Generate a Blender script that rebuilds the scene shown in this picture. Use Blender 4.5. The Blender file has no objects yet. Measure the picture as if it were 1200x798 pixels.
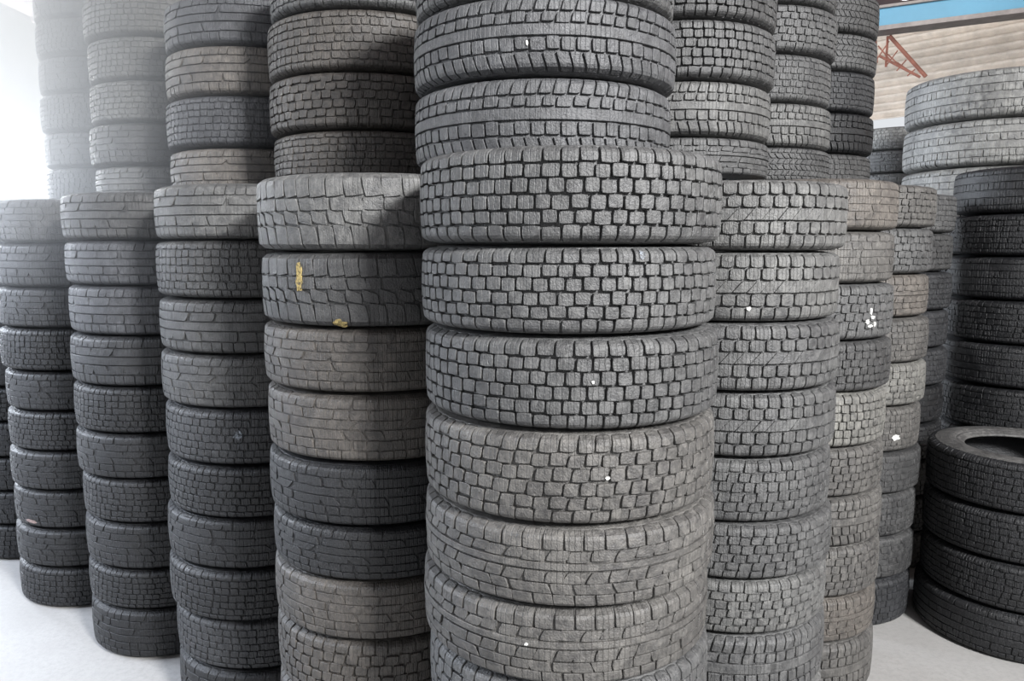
import bpy, math, random
from mathutils import Vector, Matrix
sc = bpy.context.scene
C = sc.collection
PI = math.pi
# ------------------------------------------------------------------ camera
CAM_Z = 1.56
F_PX = 900.0
PITCH = math.atan((399 - 285) / F_PX)
cam_d = bpy.data.cameras.new('camera')
cam_d.sensor_width = 36.0
cam_d.lens = F_PX / 1200 * 36.0
cam_d.clip_end = 200
cam = bpy.data.objects.new('camera', cam_d)
cam.location = (0, 0, CAM_Z)
cam.rotation_euler = (PI / 2 - PITCH, 0, 0)
C.objects.link(cam)
sc.camera = cam
# ------------------------------------------------------------------ exposure, sky, daylight and added fills
sc.view_settings.view_transform = 'Standard'
sc.view_settings.look = 'None'
sc.view_settings.gamma = 1
sc.view_settings.use_curve_mapping = False
sc.view_settings.exposure = 0.5
WORLD = 0.58
KEY = 880
DOOR = 2600
SIDE = 560
BACK = 46
FRONT = 6
HAZE = 0.95
w = bpy.data.worlds.new('overcast_sky')
sc.world = w
w.use_nodes = True
bg = w.node_tree.nodes['Background']
bg.inputs[0].default_value = (0.93, 0.96, 1.0, 1)
bg.inputs[1].default_value = WORLD


def area(name, loc, target, sx, sy, power, col=(1, 1, 1)):
    d = bpy.data.lights.new(name, 'AREA')
    d.shape = 'RECTANGLE'
    d.size = sx
    d.size_y = sy
    d.energy = power
    d.color = col
    o = bpy.data.objects.new(name, d)
    o.location = loc
    v = Vector(target) - Vector(loc)
    o.rotation_euler = v.to_track_quat('-Z', 'Y').to_euler()
    C.objects.link(o)
    return o


area('roof_light_daylight', (3.1, -2.6, 4.2), (0.2, 2.2, 1.2), 1.0, 1.0, KEY, (1.0, 1.0, 1.0))
area('open_bay_daylight', (-8.6, 10.6, 3.9), (-1.0, 3.0, 1.6), 5.0, 4.6, DOOR, (0.84, 0.91, 1.0))
area('glare_fill', (-6.0, 2.6, 3.3), (-1.0, 2.8, 1.7), 4.0, 2.6, SIDE, (0.78, 0.86, 1.0))  # fill added out of view to light up the glare volume
area('wall_fill', (3.4, 7.2, 4.65), (6.3, 11.0, 4.0), 2.0, 0.4, BACK, (1.0, 0.97, 0.93))  # added fill aimed at the ribbed wall to brighten it
area('entrance_daylight', (-0.5, -4.5, 3.0), (0, 2.5, 1.0), 5.0, 2.5, FRONT, (1.0, 0.99, 0.97))


# ------------------------------------------------------------------ material helpers
def new_mat(name):
    m = bpy.data.materials.new(name)
    m.use_nodes = True
    nt = m.node_tree
    b = nt.nodes['Principled BSDF']
    return m, nt, b


def lin(c):
    return tuple(((v / 255) / 12.92 if v / 255 <= 0.04045 else ((v / 255 + 0.055) / 1.055) ** 2.4) for v in c)


def N(nt, t, **kw):
    n = nt.nodes.new(t)
    for k, v in kw.items():
        if k.startswith('i_'):
            n.inputs[k[2:].replace('_', ' ')].default_value = v
        else:
            setattr(n, k, v)
    return n


def ramp(nt, src, p0, p1, c0=(0, 0, 0, 1), c1=(1, 1, 1, 1)):
    r = nt.nodes.new('ShaderNodeValToRGB')
    r.color_ramp.elements[0].position = p0
    r.color_ramp.elements[0].color = c0
    r.color_ramp.elements[1].position = p1
    r.color_ramp.elements[1].color = c1
    nt.links.new(src, r.inputs[0])
    return r.outputs[0]


def mix(nt, fac, a, b, mode='MIX'):
    m = nt.nodes.new('ShaderNodeMix')
    m.data_type = 'RGBA'
    m.blend_type = mode
    for s, v in ((0, fac), (6, a), (7, b)):
        if hasattr(v, 'links') or hasattr(v, 'is_output'):
            nt.links.new(v, m.inputs[s])
        elif s == 0:
            m.inputs[0].default_value = v
        else:
            m.inputs[s].default_value = (*v, 1)
    return m.outputs[2]


def rubber(name, sipes=True, dusty=0.5, rough=0.52):
    """old tyre rubber: per-object tint, dust patches, scuffs and fine cuts"""
    m, nt, b = new_mat(name)
    L = nt.links.new
    oi = N(nt, 'ShaderNodeObjectInfo')
    tc = N(nt, 'ShaderNodeTexCoord')
    add = N(nt, 'ShaderNodeVectorMath', operation='ADD')
    sc3 = N(nt, 'ShaderNodeVectorMath', operation='SCALE')
    comb = N(nt, 'ShaderNodeCombineXYZ')
    for i in range(3):
        L(oi.outputs['Random'], comb.inputs[i])
    L(comb.outputs[0], sc3.inputs[0])
    sc3.inputs['Scale'].default_value = 37.0
    L(tc.outputs['Object'], add.inputs[0])
    L(sc3.outputs[0], add.inputs[1])
    P = add.outputs[0]
    n1 = N(nt, 'ShaderNodeTexNoise', i_Scale=7.0, i_Detail=6.0, i_Roughness=0.6)
    L(P, n1.inputs['Vector'])
    n2 = N(nt, 'ShaderNodeTexNoise', i_Scale=60.0, i_Detail=5.0, i_Roughness=0.7)
    L(P, n2.inputs['Vector'])
    n3 = N(nt, 'ShaderNodeTexNoise', i_Scale=240.0, i_Detail=3.0)
    L(P, n3.inputs['Vector'])
    vor = N(nt, 'ShaderNodeTexVoronoi', i_Scale=55.0)
    L(P, vor.inputs['Vector'])
    big = ramp(nt, n1.outputs['Fac'], 0.35, 0.68)
    fine = ramp(nt, n2.outputs['Fac'], 0.4, 0.7)
    dark = mix(nt, 1.0, oi.outputs['Color'], (0.45, 0.45, 0.47), 'MULTIPLY')
    lite = mix(nt, 1.0, oi.outputs['Color'], (1.6, 1.58, 1.54), 'MULTIPLY')
    c = mix(nt, big, dark, oi.outputs['Color'])
    mf = N(nt, 'ShaderNodeMath', operation='MULTIPLY')
    L(fine, mf.inputs[0])
    mf.inputs[1].default_value = dusty
    c = mix(nt, mf.outputs[0], c, lite)
    cell = ramp(nt, vor.outputs['Color'], 0.2, 0.9, (0.66, 0.66, 0.66, 1), (1.25, 1.25, 1.25, 1))
    c = mix(nt, 0.7, c, mix(nt, 1.0, c, cell, 'MULTIPLY'))
    L(c, b.inputs['Base Color'])
    rr = ramp(nt, n2.outputs['Fac'], 0.3, 0.75, (rough - 0.12,) * 3 + (1,), (rough + 0.18,) * 3 + (1,))
    L(rr, b.inputs['Roughness'])
    b.inputs['Specular IOR Level'].default_value = 0.45
    # relief
    hsum = N(nt, 'ShaderNodeMath', operation='MULTIPLY_ADD')
    L(n2.outputs['Fac'], hsum.inputs[0])
    hsum.inputs[1].default_value = 0.9
    L(n3.outputs['Fac'], hsum.inputs[2])
    h = hsum.outputs[0]
    if sipes:
        uv = N(nt, 'ShaderNodeUVMap')
        wv = N(nt, 'ShaderNodeTexWave', wave_type='BANDS', bands_direction='X', wave_profile='SIN')
        wv.inputs['Scale'].default_value = 28.0
        wv.inputs['Distortion'].default_value = 1.6
        wv.inputs['Detail'].default_value = 2.0
        wv.inputs['Detail Scale'].default_value = 3.0
        L(uv.outputs[0], wv.inputs['Vector'])
        cut = ramp(nt, wv.outputs['Fac'], 0.0, 0.12)
        gate = ramp(nt, n1.outputs['Fac'], 0.42, 0.56)
        inv = N(nt, 'ShaderNodeMath', operation='SUBTRACT')
        inv.inputs[0].default_value = 1.0
        L(cut, inv.inputs[1])
        g = N(nt, 'ShaderNodeMath', operation='MULTIPLY')
        L(inv.outputs[0], g.inputs[0])
        L(gate, g.inputs[1])
        s = N(nt, 'ShaderNodeMath', operation='MULTIPLY_ADD')
        L(g.outputs[0], s.inputs[0])
        s.inputs[1].default_value = -1.1
        L(h, s.inputs[2])
        h = s.outputs[0]
    bp = N(nt, 'ShaderNodeBump')
    bp.inputs['Strength'].default_value = 0.75
    bp.inputs['Distance'].default_value = 0.0024
    L(h, bp.inputs['Height'])
    L(bp.outputs[0], b.inputs['Normal'])
    return m


M_TREAD = rubber('worn_tread_rubber', True, 0.55)
M_SIDE = rubber('sidewall_rubber', False, 0.6)
M_LINER = rubber('inner_liner_rubber', False, 0.1, 0.5)


def flat_mat(name, col, rough=0.7, noise=0.15, scale=20, metal=0.0, bump=0.0):
    m, nt, b = new_mat(name)
    L = nt.links.new
    tc = N(nt, 'ShaderNodeTexCoord')
    n = N(nt, 'ShaderNodeTexNoise', i_Scale=scale, i_Detail=6.0, i_Roughness=0.65)
    L(tc.outputs['Object'], n.inputs['Vector'])
    a = tuple(v * (1 - noise) for v in col)
    c2 = tuple(min(1, v * (1 + noise)) for v in col)
    c = mix(nt, ramp(nt, n.outputs['Fac'], 0.35, 0.65), a, c2)
    L(c, b.inputs['Base Color'])
    b.inputs['Roughness'].default_value = rough
    b.inputs['Metallic'].default_value = metal
    if bump:
        bp = N(nt, 'ShaderNodeBump')
        bp.inputs['Distance'].default_value = bump
        L(n.outputs['Fac'], bp.inputs['Height'])
        L(bp.outputs[0], b.inputs['Normal'])
    return m


# ------------------------------------------------------------------ mesh helpers
def mesh_from(name, verts, faces, mat, uvs=None, smooth=True):
    me = bpy.data.meshes.new(name)
    me.from_pydata(verts, [], faces)
    if mat:
        me.materials.append(mat)
    if uvs:
        ul = me.uv_layers.new(name='UVMap')
        vi = [0] * len(me.loops)
        me.loops.foreach_get('vertex_index', vi)
        flat = []
        for i in vi:
            flat.extend(uvs[i])
        ul.data.foreach_set('uv', flat)
    if smooth:
        me.polygons.foreach_set('use_smooth', [True] * len(me.polygons))
    me.update()
    return me


def link(name, me, parent=None):
    o = bpy.data.objects.new(name, me)
    C.objects.link(o)
    if parent:
        o.parent = parent
    return o


class MB:
    def __init__(s):
        s.v = []
        s.f = []

    def box(s, c, d, rot=None):
        i = len(s.v)
        for x in (-.5, .5):
            for y in (-.5, .5):
                for z in (-.5, .5):
                    p = Vector((x * d[0], y * d[1], z * d[2]))
                    if rot:
                        p = rot @ p
                    s.v.append(tuple(p + Vector(c)))
        for q in ((0, 1, 3, 2), (4, 6, 7, 5), (0, 4, 5, 1), (2, 3, 7, 6), (0, 2, 6, 4), (1, 5, 7, 3)):
            s.f.append(tuple(i + k for k in q))

    def bar(s, a, b, t, t2=None):
        a = Vector(a)
        b = Vector(b)
        q = (b - a).to_track_quat('Z', 'Y').to_matrix()
        s.box((a + b) / 2, (t, t2 or t, (b - a).length), q)

    def obj(s, name, mat, parent=None, smooth=False):
        return link(name, mesh_from(name, s.v, s.f, mat, None, smooth), parent)


def struct(o):
    o['kind'] = 'structure'
    return o


# ------------------------------------------------------------------ the setting
mfloor, nt, b = new_mat('dusty_concrete')
tc = N(nt, 'ShaderNodeTexCoord')
n1 = N(nt, 'ShaderNodeTexNoise', i_Scale=0.9, i_Detail=8.0, i_Roughness=0.62)
n2 = N(nt, 'ShaderNodeTexNoise', i_Scale=45.0, i_Detail=5.0, i_Roughness=0.7)
for n in (n1, n2):
    nt.links.new(tc.outputs['Object'], n.inputs['Vector'])
c = mix(nt, ramp(nt, n1.outputs['Fac'], 0.35, 0.65), (0.235, 0.23, 0.222), (0.295, 0.29, 0.282))
c = mix(nt, ramp(nt, n2.outputs['Fac'], 0.45, 0.75), c, (0.23, 0.225, 0.22))
nt.links.new(c, b.inputs['Base Color'])
b.inputs['Roughness'].default_value = 0.8
bp = N(nt, 'ShaderNodeBump')
bp.inputs['Strength'].default_value = 0.5
bp.inputs['Distance'].default_value = 0.003
nt.links.new(n2.outputs['Fac'], bp.inputs['Height'])
nt.links.new(bp.outputs[0], b.inputs['Normal'])
fb = MB()
fb.box((2, 6, -0.06), (26, 26, 0.12))
struct(fb.obj('floor', mfloor))

# ribbed sheet-metal wall high above the open bay at the back right
M_SHEET = flat_mat('beige_ribbed_sheet', (0.50, 0.43, 0.36), 0.6, 0.14, 6, 0.0, 0.02)
WD = Vector((math.sin(math.radians(-40)), math.cos(math.radians(-40)), 0))
WN = Vector((WD.y, -WD.x, 0))
WP = Vector((6.4, 11.0, 0))
WALL_Z0, WALL_Z1 = 3.42, 6.4
verts, faces = [], []
nz = int((WALL_Z1 - WALL_Z0) / 0.115 * 9)
cols = [-4.5 + 0.07 * i for i in range(100)]
for j in range(nz + 1):
    z = WALL_Z0 + (WALL_Z1 - WALL_Z0) * j / nz
    ph = (z - WALL_Z0) / 0.115 % 1.0
    # each lap bulges out and tucks back sharply under the next one
    off = 0.095 * (1 - ph) if ph > 0.12 else 0.0836 * (ph / 0.12) ** 0.5
    for i, s in enumerate(cols):
        wob = 0.006 * math.sin(s * 19 + z * 11) + 0.005 * math.sin(s * 41 + z * 5) * math.sin(s * 7 + z * 60)
        p = WP + WD * s - WN * 0 + WN * (off + wob)
        verts.append((p.x, p.y, z))
for j in range(nz):
    for i in range(len(cols) - 1):
        a = j * len(cols) + i
        faces.append((a, a + 1, a + 1 + len(cols), a + len(cols)))
wob_ = link('wall_back', mesh_from('wall_back', verts, faces, M_SHEET))
sol = wob_.modifiers.new('thickness', 'SOLIDIFY')
sol.thickness = 0.02
struct(wob_)

# blue fascia beam crossing in front of the ribbed wall
BD = Vector((math.sin(math.radians(-60)), math.cos(math.radians(-60)), 0))
BN = Vector((BD.y, -BD.x, 0))
BP = Vector((5.27, 9.0, 0))
M_BLUE = flat_mat('blue_painted_steel', (0.05, 0.18, 0.27), 0.5, 0.06, 3)
M_GREY = flat_mat('grey_brown_steel', (0.16, 0.14, 0.13), 0.6, 0.2, 8)
M_WHITE = flat_mat('pale_joint_strip', (0.7, 0.75, 0.78), 0.6, 0.05, 8)
rotB = BD.to_track_quat('X', 'Z').to_matrix()


def beam_pt(s, n, z):
    p = BP + BD * s + BN * n
    return (p.x, p.y, z)


beam = bpy.data.objects.new('trim_1', None)
C.objects.link(beam)
beam['kind'] = 'structure'
f = MB()
f.box(beam_pt(0, 0, 4.205), (9, 0.05, 0.20), rotB)
f.obj('web_panel', M_BLUE, beam)
f = MB()
f.box(beam_pt(0, 0.06, 4.075), (9, 0.30, 0.05), rotB)
f.obj('shade_flange', M_GREY, beam)  # dark flange stands in for the shade under the beam
f = MB()
f.box(beam_pt(0, -0.02, 4.32), (9, 0.12, 0.03), rotB)
f.obj('upper_flange', M_GREY, beam)
for s in (-2.0, 0.05, 2.1):
    f = MB()
    f.box(beam_pt(s, 0.03, 4.205), (0.05, 0.03, 0.20), rotB)
    f.obj('joint_strip', M_WHITE, beam)

# ceiling
M_CEIL = flat_mat('purple_brown_roof_sheet', (0.13, 0.09, 0.10), 0.7, 0.15, 4)
f = MB()
f.box((3, 5.0, 4.86), (20, 17, 0.06))
for k in range(12):
    f.box((3, -2.6 + k * 1.3, 4.80), (20, 0.06, 0.08))
struct(f.obj('ceiling', M_CEIL))

f = MB()
for k in range(60):
    f.box((8.0 + 0.02 * (k % 2), -3.2 + k * 0.25, 2.45), (0.05, 0.25, 4.85))
struct(f.obj('wall_right', M_SHEET))  # unseen wall, added to hold back light from the right
# scattering volume added to give the glare around the open bay
mh = bpy.data.materials.new('glare_scatter')
mh.use_nodes = True
nt = mh.node_tree
nt.nodes.remove(nt.nodes['Principled BSDF'])
vs = N(nt, 'ShaderNodeVolumeScatter')
vs.inputs['Color'].default_value = (0.92, 0.95, 1.0, 1)
vs.inputs['Anisotropy'].default_value = 0.3
tc = N(nt, 'ShaderNodeTexCoord')
sx = N(nt, 'ShaderNodeSeparateXYZ')
nt.links.new(tc.outputs['Object'], sx.inputs[0])


def mrange(out, a, b_):
    m = N(nt, 'ShaderNodeMapRange', interpolation_type='SMOOTHSTEP')
    m.inputs['From Min'].default_value = a
    m.inputs['From Max'].default_value = b_
    nt.links.new(out, m.inputs['Value'])
    return m.outputs[0]


def mul(a, b_):
    m = N(nt, 'ShaderNodeMath', operation='MULTIPLY')
    nt.links.new(a, m.inputs[0])
    if isinstance(b_, float):
        m.inputs[1].default_value = b_
    else:
        nt.links.new(b_, m.inputs[1])
    return m.outputs[0]


# the added glare is densest high up and towards the left
dens = mul(mul(mrange(sx.outputs[2], 1.25, 2.5), mrange(sx.outputs[0], -0.6, -2.0)), HAZE)
nt.links.new(dens, vs.inputs['Density'])
nt.links.new(vs.outputs[0], nt.nodes['Material Output'].inputs['Volume'])
f = MB()
f.box((-1.85, 2.75, 2.8), (2.7, 3.9, 3.7))
hz = f.obj('haze', mh)
hz['label'] = 'bright haze volume added for the glare of the open bay at left'
hz['category'] = 'haze'
hz['kind'] = 'stuff'

mlamp, nt, b = new_mat('lit_lamp_glass')
b.inputs['Emission Color'].default_value = (1, 1, 1, 1)
b.inputs['Emission Strength'].default_value = 6


def lamp(x, y, lab):
    root = bpy.data.objects.new('ceiling_lamp', None)
    root.location = (x, y, 4.83)
    C.objects.link(root)
    root['label'] = lab
    root['category'] = 'lamp'
    root['group'] = 'round lamps under the roof'
    for nm, r0, r1, z0, z1, m in (('housing', 0.10, 0.12, -0.005, -0.07, M_GREY), ('lamp_glass', 0.105, 0.075, -0.07, -0.115, mlamp)):
        v, fc = [], []
        n = 20
        for r, z in ((0.001, z0), (r0, z0), (r1, z1), (0.001, z1 - 0.004)):
            for i in range(n):
                v.append((r * math.cos(2 * PI * i / n), r * math.sin(2 * PI * i / n), z))
        for j in range(3):
            for i in range(n):
                fc.append((j * n + i, j * n + (i + 1) % n, (j + 1) * n + (i + 1) % n, (j + 1) * n + i))
        link(nm, mesh_from(nm, v, fc, m), root)


# rusty bracing under the beam
M_RUST = flat_mat('rust_red_steel', (0.16, 0.06, 0.04), 0.8, 0.3, 12)
truss = bpy.data.objects.new('roof_truss', None)
C.objects.link(truss)
truss['label'] = 'rust-red steel lattice bracket hanging under the blue beam'
truss['category'] = 'truss'
TP = beam_pt(0.95, 0.25, 0)
truss.location = (TP[0], TP[1], 4.05)


def tl(s, z):   # along beam / down, relative to truss
    p = BD * s
    return (p.x, p.y, z)


def strut(name, a, b_, t):
    f = MB()
    A, B = tl(*a), tl(*b_)
    f.bar(A, B, t, t * 0.4)
    f.bar(A, B, t * 0.4, t)
    f.obj(name, M_RUST, truss)


# ------------------------------------------------------------------ tyres
R0, W0, HV = 0.32, 0.172, 0.468
RB = 0.198


def prof(t):
    """outer radius of the tread at t in [-1,1] (tread edge to tread edge)"""
    a = abs(t)
    r = R0 - 0.0045 * t * t
    if a > 0.80:
        k = (a - 0.80) / 0.20
        r -= 0.016 * k ** 2.6
    return r


def tread_mesh(name, rows, depth, seed, base_dz=0.0, N_=120):
    rnd = random.Random(seed)
    V, Fc, UV = [], [], []

    def pv(u, t, d):
        r = prof(t) - d
        V.append((r * math.cos(u), r * math.sin(u), t * HV * W0))
        UV.append((u * R0, t * HV * W0))
        return len(V) - 1
    # groove floor
    ts = [-1.0, -0.94, -0.88, -0.8, -0.6, -0.3, 0, 0.3, 0.6, 0.8, 0.88, 0.94, 1.0]
    base = []
    for t in ts:
        base.append([pv(2 * PI * i / N_, t, depth if abs(t) < 0.97 else depth * 0.55) for i in range(N_)])
    for j in range(len(ts) - 1):
        for i in range(N_):
            k = (i + 1) % N_
            Fc.append((base[j][i], base[j][k], base[j + 1][k], base[j + 1][i]))
    for row in rows:
        t0, t1, n = row['t'][0], row['t'][1], row['n']
        gap = row.get('gap', 0.004) / R0
        sl = row.get('slant', 0.0) / R0
        cur = row.get('curve', 0.0) / R0
        ph = row.get('phase', 0.0)
        zig = row.get('zig', 0.0)
        rc = row.get('round', 0.06)
        rv = row.get('rv', 0.0)
        lift = row.get('drop', 0.0)
        jit = row.get('jit', 0.06)
        if n == 0:       # plain continuous rib
            nu, nv = N_, 3
            ring = []
            lv = [(t0, depth), (t0 + 0.004, 0.0012), (t0 + 0.016, 0)] + [(t0 + (t1 - t0) * q, 0) for q in (.35, .65)] + \
                 [(t1 - 0.016, 0), (t1 - 0.004, 0.0012), (t1, depth)]
            for t, d in lv:
                ring.append([pv(2 * PI * i / nu, t, d + lift) for i in range(nu)])
            for j in range(len(lv) - 1):
                for i in range(nu):
                    k = (i + 1) % nu
                    Fc.append((ring[j][i], ring[j][k], ring[j + 1][k], ring[j + 1][i]))
            continue
        # slightly uneven pitch
        steps = [1 + rnd.uniform(-0.10, 0.10) for _ in range(n)]
        tot = sum(steps)
        edge = [0]
        for s_ in steps:
            edge.append(edge[-1] + s_ / tot * 2 * PI)
        wide = (t1 - t0) > 0.3
        nu, nv = 3, (5 if max(abs(t0), abs(t1)) > 0.85 else 3)
        for i in range(n):
            alt = 1 if i % 2 == 0 else -1
            ua = edge[i] + gap / 2 + ph * 2 * PI / n
            ub = edge[i + 1] - gap / 2 + ph * 2 * PI / n
            ja, jb = [rnd.uniform(-jit, jit) * (ub - ua) * 0.5 for _ in range(2)]
            ta = t0 + zig * alt * (abs(t0) < 0.95) + rnd.uniform(-.012, .012) * (abs(t0) < 0.95)
            tb = t1 + zig * alt * (abs(t1) < 0.95) + rnd.uniform(-.012, .012) * (abs(t1) < 0.95)
            dl = lift + rnd.uniform(0, 0.0007)

            def P(a, b_, ex, d):
                # a,b_ in [-1,1] over the block; ex = outward growth in metres
                x = a * (1 - rc * b_ ** 4 * a * a)
                y = b_ * (1 - rc * 0.8 * a ** 4 * b_ * b_ - rv * a * a)
                t = (ta + tb) / 2 + y * ((tb - ta) / 2 + ex / (HV * W0))
                t = max(-1.0, min(1.0, t))
                tt = (t - t0) / (t1 - t0)
                u = (ua + ub) / 2 + x * ((ub - ua) / 2 + ex / R0) + ja * (1 - y) / 2 + jb * (1 + y) / 2
                u += sl * (tt - 0.5) + cur * (4 * (tt - 0.5) ** 2 - 1)
                tz = t + row.get('vzig', 0.0) * x * (1 - abs(t)) * 1.0
                return pv(u, tz, d)
            grid = [[P(-1 + 2 * p / nu, -1 + 2 * q / nv, -0.0009, dl) for p in range(nu + 1)] for q in range(nv + 1)]
            for q in range(nv):
                for p in range(nu):
                    Fc.append((grid[q][p], grid[q][p + 1], grid[q + 1][p + 1], grid[q + 1][p]))
            per = [(p, 0) for p in range(nu)] + [(nu, q) for q in range(nv)] + [(nu - p, nv) for p in range(nu)] + [(0, nv - q) for q in range(nv)]
            r1 = [P(-1 + 2 * p / nu, -1 + 2 * q / nv, 0.0, dl + 0.0009) for p, q in per]
            r2 = [P(-1 + 2 * p / nu, -1 + 2 * q / nv, 0.0003, depth + 0.0006) for p, q in per]
            L_ = len(per)
            for k in range(L_):
                k2 = (k + 1) % L_
                g1, g2 = grid[per[k][1]][per[k][0]], grid[per[k2][1]][per[k2][0]]
                Fc.append((g2, g1, r1[k], r1[k2]))
                Fc.append((r1[k2], r1[k], r2[k], r2[k2]))
    me = mesh_from(name, V, Fc, M_TREAD, UV, False)
    return me


def row(t0, t1, n, **k):
    d = dict(t=(t0, t1), n=n)
    d.update(k)
    return d


G = 0.020   # half circumferential groove in tread units


def six(n, gap=0.0045, **k):
    e = [-1, -0.64, -0.33, 0, 0.33, 0.64, 1]
    out = []
    for i in range(6):
        out.append(row(e[i] + (G if i else 0), e[i + 1] - (G if i < 5 else 0), n + (0 if i in (0, 5) else 4), gap=gap,
                       phase=0.5 * (i % 2) + 0.13 * i, **k))
    return out


KINDS = {
    'square_block': tread_mesh('square_block_tread', six(58, 0.0040, round=0.09, zig=0.012), 0.0115, 1),
    'square_block_worn': tread_mesh('square_block_worn_tread', six(56, 0.0034, round=0.10, jit=0.12, zig=0.018, slant=0.003), 0.0075, 2),
    'winter_rib': tread_mesh('winter_rib_tread', [
        row(0.56, 1, 50, gap=0.0038, round=0.06), row(0.26, 0.53, 50, gap=0.0022, slant=0.009, phase=0.4, round=0.1, jit=0.25, zig=0.02, drop=0.001),
        row(0.04, 0.22, 0), row(-0.30, -0.01, 50, gap=0.0026, slant=0.006, phase=0.2, jit=0.25, drop=0.0006),
        row(-0.60, -0.33, 50, gap=0.0016, slant=-0.006, jit=0.3, drop=0.001), row(-1, -0.62, 50, gap=0.0026, slant=-0.003, phase=.3, jit=0.1)], 0.0062, 3),
    'rounded_block': tread_mesh('rounded_block_tread', [
        row(0.60, 1, 50, gap=0.0042, round=0.10, rv=0.07, jit=0.03), row(0.23, 0.575, 50, gap=0.0042, round=0.10, rv=0.10, phase=0.5, jit=0.03),
        row(-0.15, 0.19, 50, gap=0.0012, slant=0.026, round=0.02, drop=0.0012), row(-0.55, -0.19, 50, gap=0.0042, round=0.10, rv=0.07, phase=0.15, jit=0.03),
        row(-1, -0.58, 50, gap=0.0042, round=0.10, rv=0.08, phase=0.65, jit=0.03)], 0.010, 4),
    'curved_lug': tread_mesh('curved_lug_tread', [
        row(0.40, 1, 46, gap=0.0032, curve=0.002, slant=-0.005, round=0.05, jit=0.15, vzig=0.05), row(0.03, 0.36, 46, gap=0.0018, slant=-0.006, phase=0.3, jit=0.2, drop=0.0008),
        row(-0.33, -0.01, 46, gap=0.0024, slant=-0.005, phase=0.1, round=0.08, jit=0.15, vzig=-0.07, drop=0.0008), row(-1, -0.38, 46, gap=0.0034, curve=-0.002, slant=-0.006, phase=0.45, round=0.05, jit=0.15, vzig=-0.05)], 0.0065, 5),
    'lug_rib': tread_mesh('lug_rib_tread', [
        row(0.58, 1, 66, gap=0.0045, slant=0.010, round=0.06), row(0.26, 0.53, 60, gap=0.0042, slant=0.003, round=0.08, zig=0.012),
        row(-0.08, 0.22, 0), row(-0.46, -0.12, 60, gap=0.0040, slant=-0.002, phase=0.4, round=0.08, zig=0.012), row(-1, -0.51, 66, gap=0.0045, slant=-0.012, round=0.06)], 0.0075, 6),
    'long_rib': tread_mesh('long_rib_tread', [
        row(0.60, 1, 64, gap=0.0016, slant=0.008, jit=0.2, drop=0.0004), row(0.24, 0.56, 22, gap=0.0014, slant=0.01, jit=0.3), row(-0.12, 0.20, 0),
        row(-0.52, -0.16, 34, gap=0.0016, jit=0.3), row(-1, -0.57, 56, gap=0.0026, jit=0.1)], 0.006, 7),
    'fine_block': tread_mesh('fine_block_tread', [row(-1 + 2 * i / 7 + (0.02 if i else 0), -1 + 2 * (i + 1) / 7 - (0.02 if i < 6 else 0), 72, gap=0.0026,
                             phase=0.37 * i, jit=0.22, zig=0.008, round=0.08) for i in range(7)], 0.0048, 8),
    'worn': tread_mesh('worn_tread', [row(0.64, 1, 60, gap=0.002, jit=0.3, slant=0.006), row(0.32, 0.61, 44, gap=0.0015, jit=0.4), row(0.02, 0.29, 30, gap=0.0012, jit=0.4, slant=0.01),
                       row(-0.3, -0.01, 44, gap=0.0014, jit=0.4, slant=-0.008), row(-0.62, -0.33, 60, gap=0.0018, jit=0.3), row(-1, -0.65, 60, gap=0.0024, jit=0.2)], 0.0036, 9),
    'slanted_fine': tread_mesh('slanted_fine_tread', [row(-1 + 2 * i / 6 + (0.02 if i else 0), -1 + 2 * (i + 1) / 6 - (0.02 if i < 5 else 0), 78, gap=0.003,
                               slant=(0.014 if i % 2 else -0.014), jit=0.15, round=0.08) for i in range(6)], 0.0055, 10),
    'wide_rib': tread_mesh('wide_rib_tread', [row(-1, -0.70, 90, gap=0.0018, jit=0.2), row(-0.67, -0.36, 100, gap=0.0008, jit=0.3), row(-0.33, -0.02, 0),
                           row(0.02, 0.33, 100, gap=0.0008, jit=0.3), row(0.36, 0.67, 0), row(0.70, 1, 90, gap=0.0012, jit=0.3)], 0.0045, 11),
}


def revolve(name, pts, mat, n=72):
    V, Fc = [], []
    for r, z in pts:
        for i in range(n):
            V.append((r * math.cos(2 * PI * i / n), r * math.sin(2 * PI * i / n), z))
    for j in range(len(pts) - 1):
        for i in range(n):
            k = (i + 1) % n
            Fc.append((j * n + i, (j + 1) * n + i, (j + 1) * n + k, j * n + k))
    return mesh_from(name, V, Fc, mat)


re = prof(1.0)
SWP = [(re - 0.0035, 0.455), (re - 0.003, 0.465), (re - 0.008, 0.474), (re - 0.013, 0.475), (re - 0.016, 0.482), (re - 0.03, 0.494), (re - 0.05, 0.4978),
       (re - 0.066, 0.495), (re - 0.069, 0.486), (re - 0.074, 0.485), (RB + 0.026, 0.462), (RB + 0.024, 0.470), (RB + 0.018, 0.470), (RB + 0.016, 0.455),
       (RB + 0.006, 0.435), (RB, 0.415), (RB - 0.003, 0.39), (RB + 0.002, 0.37)]
side_up = revolve('sidewall_mesh', [(r, z * W0) for r, z in SWP], M_SIDE)
side_dn = revolve('sidewall_mesh', [(r, -z * W0) for r, z in reversed(SWP)], M_SIDE)
LNP = [(RB + 0.002, 0.37), (RB + 0.03, 0.41), (RB + 0.06, 0.42), (R0 - 0.035, 0.36), (R0 - 0.02, 0.2), (R0 - 0.018, 0), (R0 - 0.02, -0.2), (R0 - 0.035, -0.36),
       (RB + 0.06, -0.42), (RB + 0.03, -0.41), (RB + 0.002, -0.37)]
liner = revolve('liner_mesh', [(r, z * W0) for r, z in LNP], M_LINER, 48)

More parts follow.
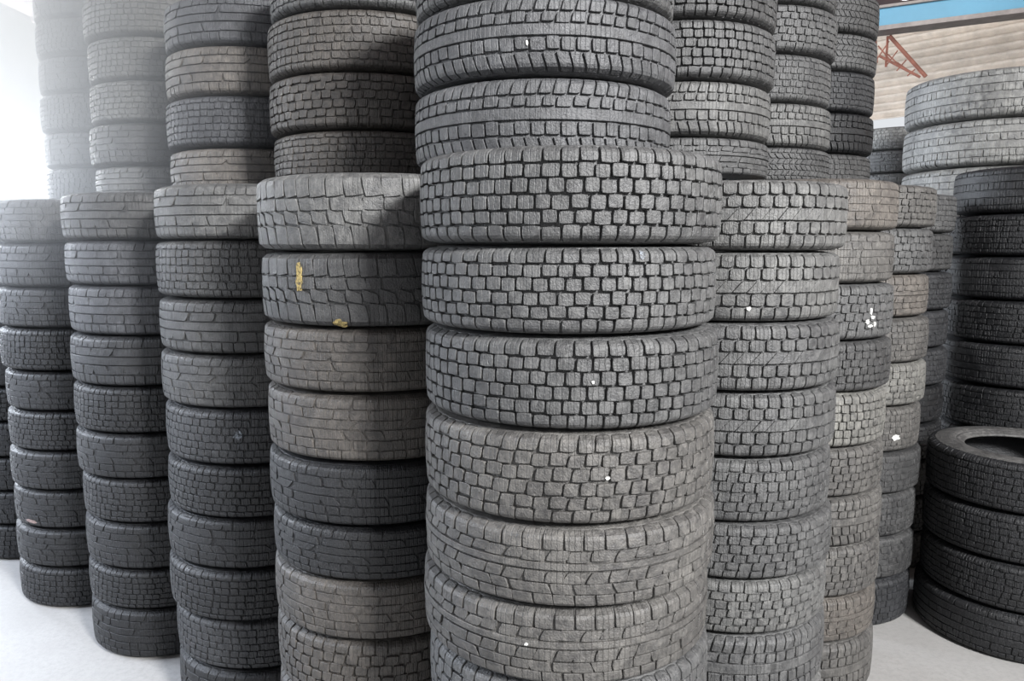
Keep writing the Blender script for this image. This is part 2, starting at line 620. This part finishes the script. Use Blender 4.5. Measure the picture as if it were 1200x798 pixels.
ORD = ['top', 'second', 'third', 'fourth', 'fifth', 'sixth', 'seventh', 'eighth', 'ninth', 'tenth', 'eleventh', 'twelfth', 'thirteenth', 'fourteenth', 'fifteenth']
WORD = {'square_block': 'square tread blocks', 'square_block_worn': 'worn square blocks', 'winter_rib': 'centre-ribbed blocky tread',
        'rounded_block': 'rounded tread blocks', 'curved_lug': 'large curved lugs', 'lug_rib': 'slanted shoulder lugs', 'long_rib': 'long smooth ribs',
        'fine_block': 'small tread blocks', 'worn': 'nearly bald tread', 'slanted_fine': 'small slanted blocks', 'wide_rib': 'finely cut ribs'}
TINT = {  # rubber tint (linear reflectance), name; darkest ones also carry left-wing shade
    'c': ((0.148, 0.151, 0.158), 'cool grey'), 'g': ((0.152, 0.153, 0.153), 'grey'), 'l': ((0.20, 0.20, 0.195), 'light grey'), 'd': ((0.050, 0.052, 0.057), 'dark grey'), 'k': ((0.018, 0.019, 0.022), 'very dark'),
    'b': ((0.125, 0.113, 0.101), 'brownish'), 'u': ((0.10, 0.104, 0.115), 'bluish grey'), 'p': ((0.34, 0.34, 0.325), 'pale'), 'q': ((0.265, 0.26, 0.24), 'pale grey'), 'm': ((0.10, 0.10, 0.10), 'mid grey'),
    't': ((0.20, 0.18, 0.16), 'dusty tan-grey'), 'w': ((0.175, 0.168, 0.158), 'warm grey')}
rnd = random.Random(77)
PLACED = {}


def tire(x, y, z0, z1, R, kind, tint, label, group, tilt=0.006, off=0.006):
    root = bpy.data.objects.new('tire', None)
    C.objects.link(root)
    root.empty_display_size = 0.1
    h = z1 - z0
    a = rnd.uniform(0, 2 * PI)
    ox, oy = rnd.uniform(-off, off), rnd.uniform(-off, off)
    root.location = (x + ox, y + oy, (z0 + z1) / 2)
    th = rnd.uniform(0, tilt)
    ta = rnd.uniform(0, 2 * PI)
    root.rotation_euler = (Matrix.Rotation(th, 3, Vector((math.cos(ta), math.sin(ta), 0))) @ Matrix.Rotation(a, 3, 'Z')).to_euler()
    s = R / R0 * rnd.uniform(0.988, 1.008)
    root.scale = (s, s, h / W0)
    root['label'] = label
    root['category'] = 'tire'
    root['group'] = group
    col, _ = TINT[tint]
    col = tuple(v * 0.46 for v in col)
    k = rnd.uniform(0.93, 1.07)
    colr = tuple(v * k for v in col) + (1,)
    for nm, me in (('tread', KINDS[kind]), ('sidewall', side_up), ('sidewall', side_dn), ('inner_liner', liner)):
        o = bpy.data.objects.new(nm, me)
        C.objects.link(o)
        o.parent = root
        o.color = colr
    return root


def stack(key, x, y, R, hs, kinds, tints, where, group, notes=None, tilt=0.004, off=0.006):
    """hs: seam heights from the top down; kinds / tints: one per tyre"""
    out = []
    for i in range(len(hs) - 1):
        k, t = kinds[i], tints[i]
        if notes and i in notes:
            lab = notes[i]
        else:
            lab = '%s tire with %s, %s' % (TINT[t][1], WORD[k], where.replace('#', ('topmost' if i == 0 else ORD[i] + ' down')))
        out.append(tire(x, y, hs[i + 1], hs[i], R, k, t, lab, group, tilt, off))
    PLACED[key] = (x, y, R, hs, out)
    return out


def down(hs, n):
    """finish a stack evenly down to the floor with n more tyres"""
    z = hs[-1]
    return hs + [z * (n - 1 - i) / n for i in range(n)]


K = dict(A='square_block', a='square_block_worn', B='winter_rib', C='rounded_block', D='curved_lug', E='lug_rib', F='long_rib', G='fine_block', H='worn', I='slanted_fine', J='wide_rib')


def ks(s):
    return [K[c_] for c_ in s]


# --- lower tier: the near corner stack and the two wings running back from it
stack('C0', 0.127, 1.715, 0.326, down([1.74, 1.557, 1.388, 1.208, 1.024, 0.862, 0.70], 4), ks('AAAaBBaAaA'), 'gggwwwgggg',
      '# in the front centre stack', 'tires in the big front centre stack')
stack('L1', -0.365, 2.155, 0.318, down([1.73, 1.54, 1.355, 1.19, 1.015, 0.852, 0.71, 0.55], 3), ks('DDHHHHHaHa'), 'lmbbkkbbbd',
      '# in first lower stack left of centre', 'tires in the stack left of the centre stack',
      {1: 'grey tire with a yellow paint streak, just left of the centre stack'})
stack('L2', -0.865, 2.63, 0.32, [1.74, 1.57, 1.39, 1.22, 1.05, 0.87, 0.70, 0.53, 0.36, 0.19, 0], ks('FGFHGGHGGH'), 'lmmmdkkkdk',  # lower tyres tinted darker to put the shade into the rubber
      '# in second lower stack left of centre', 'tires in the second lower stack left of centre',
      {4: 'dark grey tire with a round white chalk spot, second stack left of centre'})
stack('L3', -1.385, 3.03, 0.32, [1.74, 1.57, 1.41, 1.23, 1.045, 0.87, 0.70, 0.53, 0.35, 0.195, 0], ks('FFFFGHGHGH'), 'muudkkkkkk',  # near-black lower tints hold the shade low on this wing
      '# in third lower stack left of centre', 'tires in the third lower stack left of centre')
stack('L4', -1.93, 3.45, 0.32, [1.74, 1.56, 1.38, 1.21, 1.03, 0.86, 0.69, 0.52, 0.35, 0.18, 0], ks('HFHGHGHHHG'), 'mddkkkkkkk',  # shade towards the floor is put into the tints
      '# in fourth lower stack left of centre', 'tires in the fourth lower stack left of centre',
      {7: 'very dark tire with a small pinkish tag, fourth lower stack left of centre'})
stack('L5', -2.5, 3.95, 0.32, [1.74, 1.57, 1.40, 1.22, 1.05, 0.87, 0.70, 0.52, 0.35, 0.18, 0], ks('HGHGHGHHHG'), 'mdkkkkkkkk',  # tints darken downwards with the painted shade of the wing
      '# in lower stack at left edge', 'tires in the lower stack at the left edge')
stack('R1', 0.605, 2.165, 0.30, down([1.715, 1.54, 1.364, 1.19, 1.02, 0.85, 0.70, 0.552], 3), ks('CCCCaaaEaA'), 'llgggglgll',
      '# in first lower stack right of centre', 'tires in the stack right of the centre stack')
stack('R2', 1.03, 2.745, 0.303, [1.765, 1.60, 1.43, 1.245, 1.075, 0.89, 0.72, 0.55, 0.37, 0.21, 0], ks('HHaaAaEaBE'), 'twgmqwwwtw',
      '# in second lower stack right of centre', 'tires in the second lower stack right of centre',
      {2: 'grey tire with a white chalk scribble, second lower stack right of centre'})
stack('R3', 1.425, 3.27, 0.315, [1.785, 1.62, 1.44, 1.27, 1.09, 0.915, 0.73, 0.56, 0.38, 0.20, 0], ks('aaBGaGHGHG'), 'wgtwqwmmmd',
      '# in third lower stack right of centre', 'tires in the third lower stack right of centre',
      {5: 'warm grey tire with a white chalk dab, third lower stack right of centre'})
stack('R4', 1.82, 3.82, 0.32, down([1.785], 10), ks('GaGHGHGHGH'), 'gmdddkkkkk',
      '# in fourth lower stack right of centre', 'tires in the fourth lower stack right of centre')

# --- upper tier: rests on the tops of the lower stacks
UB = 1.79
stack('B0', 0.08, 2.05, 0.33, [2.27, 2.095, 1.925, UB - 0.045], ks('aEE'), 'gcc', '# of the upper centre stack', 'tires in the upper centre stack',
      {0: 'grey tire with worn square blocks, top of the upper centre stack, cut by the frame', 1: 'cool grey tire with slanted lugs and a white nick, middle of the upper centre stack',
       2: 'cool grey tire with slanted shoulder lugs, lowest of the upper centre stack'})
stack('BL1', -0.475, 2.67, 0.325, [2.43, 2.25, 2.07, 1.90, UB - 0.045], ks('GGaG'), 'gbbb', '# in first upper stack left of centre', 'tires in the first upper stack left of centre')
stack('BL2', -1.0, 3.1, 0.325, [2.42, 2.25, 2.08, 1.90, UB - 0.045], ks('FFGF'), 'utut', '# in second upper stack left of centre', 'tires in the second upper stack left of centre')
stack('BL3', -1.53, 3.55, 0.325, [2.57, 2.40, 2.225, 2.055, 1.88, UB - 0.045], ks('GGGHF'), 'lllml', '# in third upper stack left of centre', 'tires in the third upper stack left of centre')
stack('BL4', -2.03, 4.05, 0.33, [2.78, 2.61, 2.44, 2.27, 2.09, 1.92, UB - 0.045], ks('HGHGHG'), 'uuuuuu', '# in fourth upper stack left of centre', 'tires in the upper stack against the bright left opening')
stack('BR1', 0.56, 2.75, 0.328, [2.42, 2.24, 2.06, 1.89, UB - 0.02], ks('AAEB'), 'mglg', '# in first upper stack right of centre', 'tires in the first upper stack right of centre',
      {2: 'light grey tire with slanted lugs and a whitish shoulder, upper stack right of the centre'})
stack('BR2', 0.985, 3.29, 0.322, [2.62, 2.445, 2.27, 2.09, 1.925, UB - 0.0], ks('GaGEI'), 'mgglg', '# in second upper stack right of centre', 'tires in the second upper stack right of centre')
stack('BR3', 1.39, 3.82, 0.325, [2.655, 2.48, 2.32, 2.14, 1.96, UB - 0.0], ks('IIGEG'), 'mgdkm', '# in third upper stack right of centre', 'tires in the third upper stack right of centre')

# --- right side: low stack, dark stack, stack of large tyres, far stack
stack('Lo', 2.055, 3.0, 0.352, [0.765, 0.565, 0.375, 0.19, 0], ks('GGGJ'), 'kkkk', '# in low stack at right edge', 'tires in the low stack at the right',
      {0: 'black tire lying open on top of the low stack at the right edge'}, 0.004, 0.012)
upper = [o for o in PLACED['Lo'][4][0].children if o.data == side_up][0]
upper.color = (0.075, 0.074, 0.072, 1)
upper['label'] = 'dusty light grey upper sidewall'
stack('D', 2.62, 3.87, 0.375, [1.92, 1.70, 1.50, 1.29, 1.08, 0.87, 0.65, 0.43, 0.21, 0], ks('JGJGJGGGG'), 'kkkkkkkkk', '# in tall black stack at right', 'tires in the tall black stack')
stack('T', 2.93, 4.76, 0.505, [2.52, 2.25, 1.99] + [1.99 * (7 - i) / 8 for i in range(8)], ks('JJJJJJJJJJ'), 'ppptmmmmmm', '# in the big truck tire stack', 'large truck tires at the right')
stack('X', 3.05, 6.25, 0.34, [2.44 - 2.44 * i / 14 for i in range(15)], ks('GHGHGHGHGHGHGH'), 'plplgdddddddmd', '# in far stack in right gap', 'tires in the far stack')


# ------------------------------------------------------------------ marks on the tyres
def mark(key, idx, px, py, wpx, hpx, mat, name, seed, n=9):
    """irregular thin patch that follows the tread surface where the photograph's ray meets it"""
    x, y, R, hs, ts_ = PLACED[key]
    root = ts_[idx]
    u = (px - 600) / F_PX
    v = (399 - py) / F_PX
    d = Vector((u, math.cos(PITCH) + v * math.sin(PITCH), -math.sin(PITCH) + v * math.cos(PITCH)))
    a = d.x ** 2 + d.y ** 2
    b_ = -2 * (d.x * x + d.y * y)
    k = x * x + y * y - R * R
    t = (-b_ - math.sqrt(max(0, b_ * b_ - 4 * a * k))) / (2 * a)
    p = d * t + Vector((0, 0, CAM_Z))
    ang = math.atan2(p.y - root.location.y, p.x - root.location.x)
    mpp = t / F_PX
    rr = random.Random(seed)
    V, Fc = [], []
    rows_ = 5
    for li, lift in enumerate((0.0022, -0.004)):
        V.append((0, 0, lift))
        for i in range(n * 2):
            q = 2 * PI * i / (n * 2)
            rad = rr.uniform(0.55, 1.0) if li == 0 else None
            if li == 0:
                V.append((math.cos(q) * rad * wpx / 2 * mpp, math.sin(q) * rad * hpx / 2 * mpp, lift))
            else:
                v0 = V[1 + i]
                V.append((v0[0], v0[1], lift))
    m_ = n * 2
    for i in range(m_):
        k2 = (i + 1) % m_
        Fc.append((0, 1 + i, 1 + k2))
        Fc.append((1 + i, m_ + 2 + i, m_ + 2 + k2, 1 + k2))
    out = []
    for (su, sv, l) in V:
        aa = ang + su / R
        zz = p.z + sv
        tt = max(-1, min(1, (zz - root.location.z) / ((hs[idx] - hs[idx + 1]) * HV)))
        rad = prof(tt) * root.scale[0] + l
        out.append((root.location.x + rad * math.cos(aa), root.location.y + rad * math.sin(aa), zz))
    bpy.context.view_layer.update()
    inv = root.matrix_world.inverted()
    out = [tuple(inv @ Vector(q)) for q in out]
    return link(name, mesh_from(name, out, Fc, mat, None, False), root)


def chalky(name, col, lo=0.42, hi=0.56, scale=140):
    """patchy dry paint or chalk: worn away in specks so the rubber shows through"""
    m, nt, b = new_mat(name)
    tc = N(nt, 'ShaderNodeTexCoord')
    n = N(nt, 'ShaderNodeTexNoise', i_Scale=float(scale), i_Detail=4.0, i_Roughness=0.7)
    nt.links.new(tc.outputs['Object'], n.inputs['Vector'])
    nt.links.new(ramp(nt, n.outputs['Fac'], lo, hi), b.inputs['Alpha'])
    b.inputs['Base Color'].default_value = (*col, 1)
    b.inputs['Roughness'].default_value = 0.9
    return m


M_YEL = chalky('faded_yellow_paint', (0.30, 0.23, 0.09), 0.32, 0.56)
M_CHALK = chalky('white_chalk', (0.50, 0.50, 0.48), 0.25, 0.5)
M_PINK = chalky('pinkish_paper', (0.20, 0.15, 0.14), 0.25, 0.5)
M_PALEB = chalky('faint_chalk', (0.22, 0.24, 0.27), 0.40, 0.62)
bpy.context.view_layer.update()
mark('L1', 1, 352, 324, 11, 44, M_YEL, 'paint_streak', 1)['label'] = 'faded yellow paint streak'
mark('L1', 1, 398, 379, 20, 12, M_YEL, 'paint_spot', 2)['label'] = 'small faded yellow spot'
mark('L2', 4, 279, 510, 13, 14, M_PALEB, 'chalk_spot', 3)['label'] = 'round pale chalk spot'
mark('L4', 7, 36, 611, 22, 5, M_PINK, 'paper_tag', 4)['label'] = 'small pinkish tag'
for q, (a, b_, c_, d_) in enumerate(((1021, 365, 5, 10), (1023, 372, 9, 5), (1017, 377, 7, 7), (1025, 380, 5, 8), (1020, 382, 10, 4))):
    mark('R2', 2, a, b_, c_, d_, M_CHALK, 'chalk_scribble', 20 + q)['label'] = 'white chalk scribble'
mark('R3', 5, 1050, 513, 16, 9, M_CHALK, 'chalk_dab', 7)['label'] = 'white chalk dab'
mark('C0', 1, 756, 299, 10, 14, M_PALEB, 'chalk_dab', 8)['label'] = 'pale chalk dab on a tread block'
mark('C0', 3, 712, 560, 8, 5, M_CHALK, 'rubber_chip', 9)['label'] = 'white chip in the groove'
mark('C0', 5, 617, 754, 6, 4, M_CHALK, 'rubber_chip', 10)['label'] = 'white chip in the groove'
mark('C0', 2, 695, 448, 4, 5, M_CHALK, 'rubber_chip', 11)['label'] = 'white chip in the groove'
mark('B0', 1, 618, 51, 3, 9, M_CHALK, 'white_nick', 12)['label'] = 'short white nick'
mark('R1', 1, 878, 362, 7, 6, M_CHALK, 'white_chip', 13)['label'] = 'small white chip'

# ------------------------------------------------------------------ bracing and lamps
strut('main_brace', (0.0, 0.0), (-0.42, -0.52), 0.045)
strut('lower_brace', (0.10, -0.22), (-0.36, -0.52), 0.03)
strut('hanger', (0.02, 0.0), (0.02, -0.36), 0.025)
strut('hanger', (0.15, 0.0), (0.12, -0.30), 0.02)
for i in range(4):
    strut('lattice_bar', (0.12 - 0.11 * i, -0.10 - 0.11 * i), (-0.02 - 0.10 * i, -0.28 - 0.07 * i), 0.016)
    strut('lattice_bar', (0.14 - 0.12 * i, -0.28 - 0.07 * i), (0.0 - 0.1 * i, -0.06 - 0.12 * i), 0.014)
for lx, ly, lab in ((5.13, 10.45, 'small round white lamp, leftmost under the roof'), (5.27, 10.4, 'small round white lamp, middle one under the roof'), (5.42, 10.33, 'small round white lamp, rightmost of the three under the roof')):
    lamp(lx, ly, lab)
